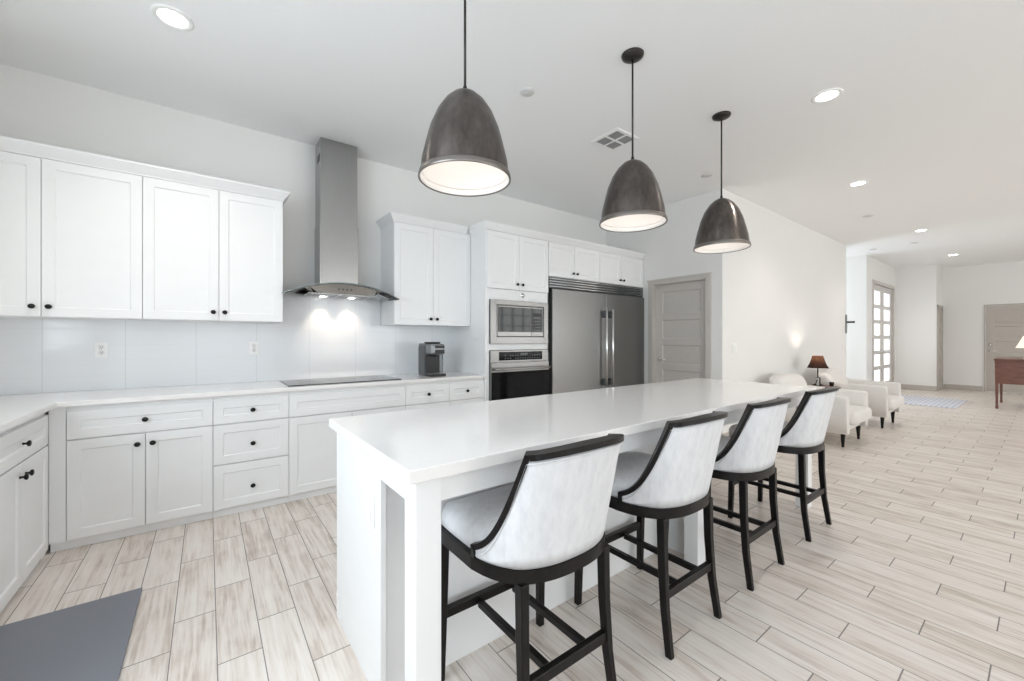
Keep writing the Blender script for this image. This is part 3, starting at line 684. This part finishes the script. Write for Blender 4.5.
# ------------------------------------------------------------------ bar stools
def stool_proto():
    t = thing('bar_stool', '', 'bar stool', (0, 0, 0), 0, 'bar stools along the island')
    HW = .268
    def plan(u, grow=0., lean=0.):
        """u -1..1 around the rear: arm tip (left) -> back middle -> arm tip (right)"""
        a = abs(u); s = -1 if u < 0 else 1
        # control polyline (x, y) for half: middle back -> corner -> side
        P = [(0, -.245), (.10, -.236), (.183, -.203), (.226, -.155), (.252, -.098), (HW-.002, -.035)]
        T = [0, .24, .46, .64, .82, 1.]
        for k in range(5):
            if a <= T[k+1]+1e-9:
                # catmull-rom
                f = (a-T[k])/(T[k+1]-T[k])
                p0 = P[k-1] if k else (-P[1][0], P[1][1]); p1, p2 = P[k], P[k+1]; p3 = P[k+2] if k < 4 else (2*P[5][0]-P[4][0], 2*P[5][1]-P[4][1])
                c = [.5*((2*p1[i])+(-p0[i]+p2[i])*f+(2*p0[i]-5*p1[i]+4*p2[i]-p3[i])*f*f+(-p0[i]+3*p1[i]-3*p2[i]+p3[i])*f**3) for i in (0, 1)]
                break
        x, y = c
        n = Vector((x/.26**2, (y-.03)/.26**2)).normalized()
        return s*(x+n.x*grow), y+n.y*grow
    UC = .53                                 # where the top corner sits
    def ztop(u):
        a = abs(u)
        if a <= UC: return .957+.016*(1-(a/UC)**2)
        f = (a-UC)/(1-UC); return .628+.329*(.8*(1-f)**2.8+.2*(1-f)) if f < 1 else .628
    def pos(u, z, grow=0.):
        x, y = plan(u, grow); k = max(0, (z-.59)/.38); a = abs(u)
        y -= .075*k*max(0., 1-max(0, a-.45)*1.5); x *= 1+.075*k
        return (x, y, z)
    NU = 56; us = [-1+2*k/NU for k in range(NU+1)]
    # corner refinement
    us = sorted(set([round(u, 5) for u in us]+[UC, -UC, UC+.012, -UC-.012, .995, -.995]))
    # seat band (wood ring under the cushion)
    bm = new()
    def ring(grow, front_y):
        arc = [plan(u, grow) for u in us]
        pts = arc+[(HW+grow-.002, .15), (HW+grow-.006, front_y-.03), (HW+grow-.03, front_y), (0, front_y+.006), (-HW-grow+.03, front_y), (-HW-grow+.006, front_y-.03), (-HW-grow+.002, .15)]
        return pts
    o_r, i_r = ring(.004, .238), ring(-.03, .205)
    rows = [[(x, y, z) for x, y in r] for r, z in ((o_r, .545), (o_r, .588), (i_r, .588), (i_r, .545))]; rows.append(rows[0])
    grid(bm, rows, True, False, False); bmesh.ops.remove_doubles(bm, verts=bm.verts, dist=1e-6); obj('seat_band', bm, 'espresso', t)
    # cushion
    bm = new(); cr = ring(-.012, .246); rows = []
    for z, k in ((.585, .96), (.595, .995), (.62, 1.0), (.645, .985), (.664, .93), (.676, .8), (.683, .55), (.685, .25)):
        rows.append([(x*k, (y-.0)*k, z) for x, y in cr])
    grid(bm, rows, True, True); obj('seat', bm, 'fabric', t)
    # back shell: outer skin, inner skin, closed
    bm = new(); NV = 9
    def skin(grow, z0, dz):
        return [[pos(u, z0+(ztop(u)-dz-z0)*k/NV, grow) for u in us] for k in range(NV+1)]
    outer = skin(.0, .589, .012); inner = skin(-.036, .62, .012)
    vo = grid(bm, outer); vi = grid(bm, inner)
    for A, B in ((vo[-1], vi[-1]), (vi[0], vo[0])):
        for i in range(len(us)-1): bm.faces.new((A[i], A[i+1], B[i+1], B[i]))
    for k in range(NV):
        for i in (0, -1): bm.faces.new((vo[k][i], vo[k+1][i], vi[k+1][i], vi[k][i]))
    bk = obj('backrest', bm, 'fabric', t)
    # piping on outer face, follows the wood edge
    bm = new(); rows = []
    for u in us:
        if abs(u) > .97: continue
        zt = ztop(u); p = pos(u*.975, zt-.028-.008*min(1, max(0, abs(u)-UC)*4), .003)
        rows.append([(p[0], p[1]+.0035*math.cos(q*PI/3), p[2]+.0035*math.sin(q*PI/3)) for q in range(6)])
    grid(bm, rows, True, True); obj('piping', bm, 'fabric', bk)
    # wooden edge strip along the top and down both arms
    bm = new(); rows = []
    for u in us:
        z = ztop(u); a = abs(u)
        w = .019
        # direction of the edge in the unrolled (s,z) sheet
        e = .004; ua, ub = max(-1, u-e), min(1, u+e)
        A, B = Vector(pos(ua, ztop(ua))), Vector(pos(ub, ztop(ub))); tg = (B-A).normalized()
        o = Vector(pos(u, z, .006)); i_ = Vector(pos(u, z, -.040)); ax = (o-i_).normalized(); up = ax.cross(tg); up = up if up.z > 0 or a > .9 else -up
        if abs(up.z) < .05 and up.y < 0: up = -up
        dn = -up*w
        rows.append([tuple(o+up*.0), tuple(o+dn), tuple(i_+dn), tuple(i_)])
    # arm ends drop to the band
    for s, idx in ((-1, 0), (1, -1)):
        o = Vector(pos(s, .589, .006)); i_ = Vector(pos(s, .589, -.040)); d = Vector((0, -.02, 0))
        r = [tuple(o), tuple(o+d), tuple(i_+d), tuple(i_)]
        zt = ztop(s); o2, i2 = Vector(pos(s, zt, .006)), Vector(pos(s, zt, -.04)); dd_ = Vector((0, -.018, -.012))
        r2 = [tuple(o2), tuple(o2+dd_), tuple(i2+dd_), tuple(i2)]
        if idx == 0: rows[0] = r2; rows.insert(0, r)
        else: rows[-1] = r2; rows.append(r)
    grid(bm, rows, True, True, False); obj('back_trim', bm, 'espresso', t)
    # legs
    for s in (-1, 1):
        bm = new(); bar(bm, [((s*.250, .222, 0), .028, .028), ((s*.246, .215, .28), .033, .033), ((s*.243, .208, .548), .036, .036)]); obj('leg', bm, 'espresso', t)
        bm = new(); bar(bm, [((s*.199, -.240, 0), .025, .028), ((s*.192, -.214, .18), .027, .031), ((s*.188, -.202, .36), .030, .033), ((s*.187, -.198, .548), .032, .035)]); obj('leg', bm, 'espresso', t)
    for nm, q in (('footrest', (-.234, .234, .204, .228, .235, .272)), ('rear_stretcher', (-.184, .184, -.220, -.196, .215, .252))):
        bm = new(); box(bm, *q, .003); obj(nm, bm, 'espresso', t)
    for s in (-1, 1):
        bm = new(); box(bm, s*.085-.011, s*.085+.011, -.198, .20, .228, .254, .002); obj('cross_bar', bm, 'espresso', t)
    return t
st0 = stool_proto()
SY = 1.168
SL = ['pale grey bar stool with black legs nearest the camera, at the near end of island',
      'pale grey bar stool second from the camera, beside the middle island post',
      'pale grey bar stool third from the camera along the island',
      'pale grey bar stool farthest from the camera, at the open end of the island']
st0.location = (.955, SY, 0); st0['label'] = SL[0]
for x, l, rz in ((1.70, SL[1], 0), (2.44, SL[2], 0), (3.275, SL[3], 0)): dup(st0, (x, SY, 0), l, rz)

# ------------------------------------------------------------------ pendants
def pendant_proto(drop=0):
    t = thing('pendant_lamp', '', 'pendant light', (0, 0, CZ), 0, 'dome pendants over the island')
    zr = 2.052-drop-CZ; H = .405
    out = [(.012, H+.01), (.03, H+.004), (.06, H-.012), (.095, H-.045), (.13, H-.098), (.160, H-.17), (.184, H-.26), (.198, .085), (.2045, .022)]
    bm = new(); prof = [(r, z+zr) for r, z in out]+[(.203, .026+zr), (.2015, .028+zr), (.195, .085+zr), (.180, H-.26+zr), (.156, H-.172+zr), (.126, H-.102+zr), (.092, H-.05+zr), (.056, H-.018+zr), (.03, H-.006+zr), (.008, H-.002+zr)]
    lathe(bm, out and [(r, z+zr) for r, z in out], n=64); sh = obj('shade', bm, 'pend', t, recalc=True)
    bm = new(); lathe(bm, [(r, z) for r, z in prof[10:]], n=64); obj('shade_lining', bm, 'warmwhite', sh)
    bm = new(); lathe(bm, [(.2035, .024+zr), (.2085, .026+zr), (.2115, .022+zr), (.2125, .014+zr), (.2145, .006+zr), (.2145, -.001+zr), (.211, -.004+zr), (.207, -.001+zr), (.2035, .006+zr), (.2035, .024+zr)], n=64); obj('rim', bm, 'pendrim', sh)
    bm = new(); lathe(bm, [(.2065, .0005+zr), (.205, .012+zr), (.2025, .026+zr), (.198, .031+zr), (.200, .018+zr), (.2035, .003+zr), (.2065, .0005+zr)], n=64); obj('inner_ring', bm, 'warmwhite', sh)
    bm = new(); cyl(bm, (0, 0, zr+H), (0, 0, -.02), .006); lathe(bm, [(.006, zr+H+.035), (.009, zr+H+.03), (.011, zr+H+.005), (.0, zr+H+.003)]); obj('stem', bm, 'pendtrim', t)
    bm = new(); lathe(bm, [(0, -.034), (.02, -.033), (.045, -.026), (.068, -.014), (.072, -.001), (0, -.001)], n=40); obj('canopy', bm, 'pendtrim', t)
    bm = new(); lathe(bm, [(0, zr+.095), (.02, zr+.098), (.032, zr+.115), (.036, zr+.135), (.03, zr+.165), (.018, zr+.195), (.016, zr+.235), (0, zr+.236)], n=24); bl = obj('bulb', bm, 'bulb', t)
    bm = new(); cyl(bm, (0, 0, zr+.234), (0, 0, zr+H-.01), .02); obj('socket', bm, 'pendtrim', t)
    light('pendant_light', 'POINT', (0, 0, zr+.06), .36, (1, .96, .92), parent=t, radius=.05)
    return t
p0 = pendant_proto(.014); p1 = pendant_proto(); PY = 1.645
p0.location = (.963, PY, CZ); p0['label'] = 'dark metal dome pendant nearest the camera, over the near end of the island'
p1.location = (2.228, PY, CZ); p1['label'] = 'dark metal dome pendant in the middle of the three'
dup(p1, (3.423, PY, CZ), 'dark metal dome pendant farthest from the camera, over the open island end')

# ------------------------------------------------------------------ ceiling fittings
def can_proto():
    t = thing('recessed_light', '', 'ceiling light', (0, 0, CZ), 0, 'recessed ceiling lights')
    bm = new(); lathe(bm, [(.068, -.001), (.07, -.006), (.09, -.008), (.098, -.004), (.098, -.0005)], n=40); obj('trim_ring', bm, 'plate', t)
    bm = new(); lathe(bm, [(0, -.0045), (.04, -.0045), (.069, -.003), (.069, -.001), (0, -.001)], n=32); obj('lens', bm, 'can', t)
    light('downlight', 'SPOT', (0, 0, -.03), 25, (1, .93, .84), spot=2.3, blend=.9, parent=t, radius=.06)
    return t
k0 = can_proto(); k0.location = (-.16, 3.059, CZ); k0['label'] = 'recessed ceiling light above the left wall cabinets'
for x, y, l in ((3.791, 1.025, 'recessed ceiling light right of the farthest pendant, largest on the right side'),
                (6.223, 1.38, 'recessed ceiling light above the first armchair, second of the right-hand row'),
                (9.765, 1.325, 'recessed ceiling light before the hallway opening, third of the right-hand row'),
                (13.156, 1.283, 'recessed ceiling light farthest away, above the foyer rug')): dup(k0, (x, y, CZ), l)
t = thing('smoke_detector', 'small white round smoke detector on ceiling beside the nearest pendant', 'smoke detector', (1.924, 2.368, CZ))
bm = new(); lathe(bm, [(0, -.014), (.04, -.014), (.05, -.010), (.055, -.004), (.055, -.001), (0, -.001)], n=32); obj('housing', bm, 'detector', t)
bm = new(); lathe(bm, [(.012, -.0145), (.012, -.016), (0, -.0165)], n=16); obj('test_button', bm, 'detector', t)
t = thing('ceiling_vent', 'white square four-section ceiling air vent behind the middle pendant', 'air vent', (3.04, 2.44, CZ))
bm = new(); a = .155
i_ = a-.03
for q in ((-a, a, -a, -i_), (-a, a, i_, a), (-a, -i_, -i_, i_), (i_, a, -i_, i_), (-.01, .01, -i_, i_), (-i_, -.01, -.01, .01), (.01, i_, -.01, .01)): box(bm, q[0], q[1], q[2], q[3], -.012, -.001)
obj('frame', bm, 'plate', t)
bm = new(); box(bm, -a+.02, a-.02, -a+.02, a-.02, -.003, -.001); obj('backing', bm, 'grille', t)
bm = new()
for qx in (0, 1):
    for qy in (0, 1):
        for k in range(6):
            s = .012+k*.019
            x0_, y0_ = (-a+.03 if qx == 0 else .01), (-a+.03 if qy == 0 else .01)
            if (qx+qy) % 2 == 0: box(bm, x0_, x0_+.115, y0_+s, y0_+s+.006, -.011, -.003)
            else: box(bm, x0_+s, x0_+s+.006, y0_, y0_+.115, -.011, -.003)
obj('louvers', bm, 'louver', t)
def cover(x, y, l):
    bm = new(); lathe(bm, [(0, -.012), (.04, -.012), (.06, -.008), (.062, -.0005), (0, -.0005)], n=28); o = obj('ceiling_cover_plate', bm, 'detector', None, (x, y, CZ)); tag(o, l, 'ceiling fitting')
cover(4.53, 2.34, 'small round white ceiling cover plate above the pantry door')
cover(7.98, 1.651, 'small round white ceiling cover plate before the end of the living wall')
cover(10.92, 1.578, 'small round white ceiling cover plate right of the hallway opening')
cover(11.03, 2.203, 'small round white ceiling cover plate at the hallway opening')

# ------------------------------------------------------------------ floor mat
bm = new(); box(bm, -.745, -.268, .9, 2.82, .001, .013, .005, 3); tag(obj('kitchen_mat', bm, 'mat'), 'slate grey anti-fatigue floor mat in front of the left cabinets', 'mat')

# ------------------------------------------------------------------ living room
def armchair_proto():
    t = thing('armchair', '', 'armchair', (0, 0, 0), 0, 'cream armchairs along the living wall')
    bm = new(); box(bm, -.42, .42, -.34, .36, .17, .30, .02, 3, True); obj('base', bm, 'chair', t)
    bm = new(); box(bm, -.35, .35, -.47, .22, .27, .435, .055, 4, True); obj('seat_cushion', bm, 'chair', t)
    for s in (-1, 1):                           # slim arms, leaning outward and dropping a little to the front
        bm = new(); rows = []
        for y, h in ((-.40, .60), (-.38, .617), (-.1, .622), (.2, .635), (.40, .65)):
            k = .012 if y in (-.40,) else 0
            sec = [(.35, .175), (.35, .40), (.36, h-.03), (.37, h-.008), (.39, h), (.44, h), (.463, h-.008), (.472, h-.03), (.462, .40), (.44, .175)]
            rows.append([(s*x, y, z) for x, z in sec])
        grid(bm, rows, True, True); obj('arm', bm, 'chair', t)
    bm = new(); rows = []
    for z, y0, y1, w in ((.28, .16, .36, .36), (.45, .17, .39, .38), (.62, .21, .43, .43), (.72, .25, .455, .455), (.78, .29, .465, .43), (.805, .33, .455, .37), (.81, .37, .42, .2)):
        ring = []
        for i in range(28):
            a = 2*PI*i/28; cx, sy = math.cos(a), math.sin(a)
            ex = .45
            ring.append((w*math.copysign(abs(cx)**ex, cx), (y0+y1)/2+(y1-y0)/2*math.copysign(abs(sy)**.6, sy), z-.03*(abs(cx)**3 if z > .7 else 0)))
        rows.append(ring)
    grid(bm, rows, True, True); obj('backrest', bm, 'chair', t)
    for sx in (-1, 1):
        for y in (-.33, .33):
            bm = new(); cyl(bm, (sx*.33, y, 0), (sx*.32, y, .175), .013, .026, 16); obj('leg', bm, 'espresso', t)
    return t
a0 = armchair_proto(); a0.location = (6.41, 1.82, 0); a0['label'] = 'cream upholstered armchair left of the small lamp, just beyond the island'
dup(a0, (8.15, 1.79, 0), 'cream upholstered armchair right of the small lamp, toward the foyer')
t = thing('side_table', 'small round brown side table between the two cream armchairs', 'side table', (7.42, 2.08, 0))
bm = new(); lathe(bm, [(0, .56), (.21, .56), (.235, .568), (.235, .582), (.23, .586), (0, .586)], n=40); obj('table_top', bm, 'mahogany', t)
bm = new(); lathe(bm, [(0, .56), (.05, .555), (.03, .5), (.022, .35), (.03, .2), (.04, .13), (.05, .1), (0, .09)], n=24); obj('pedestal', bm, 'mahogany', t)
for k in range(3):
    a = PI/2+k*2*PI/3; bm = new(); cyl(bm, (0, 0, .13), (.13*math.cos(a), .13*math.sin(a), .05), .022, .018); cyl(bm, (.12*math.cos(a), .12*math.sin(a), .055), (.2*math.cos(a), .2*math.sin(a), .001), .018, .014); obj('leg', bm, 'mahogany', t)
# lamp on the side table
t = thing('table_lamp', 'small table lamp with glowing brown bell shade between the armchairs', 'table lamp', (7.52, 2.15, .586))
bm = new(); lathe(bm, [(0, 0), (.07, 0), (.07, .008), (.055, .016), (.02, .022), (.009, .03), (.008, .27), (.014, .275), (.014, .30), (0, .30)], n=32); obj('stand', bm, 'espresso', t)
bm = new(); P_ = [(.148, .265), (.132, .285), (.112, .325), (.094, .375), (.08, .42), (.072, .452)]
rows = []
for r, z in P_:
    ring = []
    for i in range(8):
        a = PI/8+i*PI/4+.2; k = 1.0 if True else 0; ring.append((r*math.cos(a), r*math.sin(a), z))
    rows.append(ring)
grid(bm, rows, True, False, False); obj('lamp_shade', bm, 'shade', t)
bm = new(); lathe(bm, [(0, .30), (.012, .30), (.016, .33), (.028, .36), (.024, .385), (0, .395)], n=20); obj('bulb', bm, 'bulb', t)
light('lamp_light', 'POINT', (0, 0, .40), 4, (1, .92, .8), parent=t, radius=.02)
t = thing('picture_frame', 'small dark picture frame standing on the side table left of the lamp', 'picture frame', (7.36, 2.10, .586), .75)
bm = new()
for q in ((-.05, .05, 0, .01), (-.05, .05, .12, .13), (-.05, -.04, 0, .13), (.04, .05, 0, .13)): box(bm, q[0], q[1], -.007, .007, q[2], q[3], .001)
obj('frame', bm, 'espresso', t)
bm = new(); box(bm, -.042, .042, -.003, .004, .008, .122); obj('picture', bm, 'plate', t)
bm = new(); prism(bm, (0, .05, 0), (0, .006, .10), .02, .003, .02, .003, 0); obj('stand', bm, 'espresso', t)
t = thing('small_cup', 'small dark cup on the side table right of the lamp', 'cup', (7.57, 1.99, .586))
bm = new(); lathe(bm, [(0, 0), (.022, 0), (.028, .01), (.032, .055), (.029, .055), (.025, .012), (0, .008)], n=24); obj('body', bm, 'espresso', t)
bm = new(); rows = []
for k in range(9):
    a = -PI/2+PI*k/8; c_ = (.03+.016*math.cos(a), 0, .03+.016*math.sin(a)); rows.append([(c_[0]+.003*math.cos(q*PI/3)*math.cos(a), .003*math.sin(q*PI/3), c_[2]+.003*math.cos(q*PI/3)*math.sin(a)) for q in range(6)])
grid(bm, rows, True, True); obj('handle', bm, 'espresso', t)
# rug in the foyer
bm = new(); box(bm, 11.1, 12.75, 1.04, 2.25, .001, .012, .004); tag(obj('foyer_rug', bm, 'rug'), 'blue and white striped rug on the foyer floor', 'rug')
# mahogany sideboard near the front door
t = thing('sideboard', 'reddish mahogany sideboard on slim legs at the right edge before the front door', 'sideboard', (12.3, .365, 0))
bm = new(); box(bm, -.60, .60, -.235, .235, .47, .90, .004); obj('case', bm, 'mahogany', t)
bm = new(); box(bm, -.64, .64, -.26, .262, .90, .93, .006, 3); obj('top', bm, 'mahogany', t)
for sx in (-1, 1):
    for sy in (-1, 1):
        bm = new(); prism(bm, (sx*.58, sy*.225, .06), (sx*.58, sy*.225, .92), .03, .03, .055, .055); lathe(bm, [(.0, 0), (.014, 0), (.02, .02), (.022, .045), (.014, .06), (0, .062)], sx*.58, sy*.225, 0, 16); obj('leg', bm, 'mahogany', t)
for k in range(3):
    bm = new(); a = -.54+k*.365; box(bm, a, a+.345, .234, .243, .72, .88, .003); d = obj('drawer', bm, 'mahogany', t)
    bm = new(); lathe(bm, [(0, 0), (.008, 0), (.007, .012), (.016, .02), (0, .028)], 0, 0, 0, 14, 'y'); kk = obj('knob', bm, 'chrome', d, (a+.17, .243, .80), PI)
t = thing('shaded_lamp', 'table lamp with cream cone shade on the mahogany sideboard', 'table lamp', (12.05, .235, .93))
bm = new(); lathe(bm, [(0, 0), (.06, 0), (.06, .012), (.025, .03), (.04, .08), (.03, .15), (.01, .18), (.01, .24), (0, .24)], n=24); obj('base', bm, 'chrome', t)
bm = new(); lathe(bm, [(.15, .20), (.06, .42)], n=32); obj('lamp_shade', bm, 'cream_shade', t)
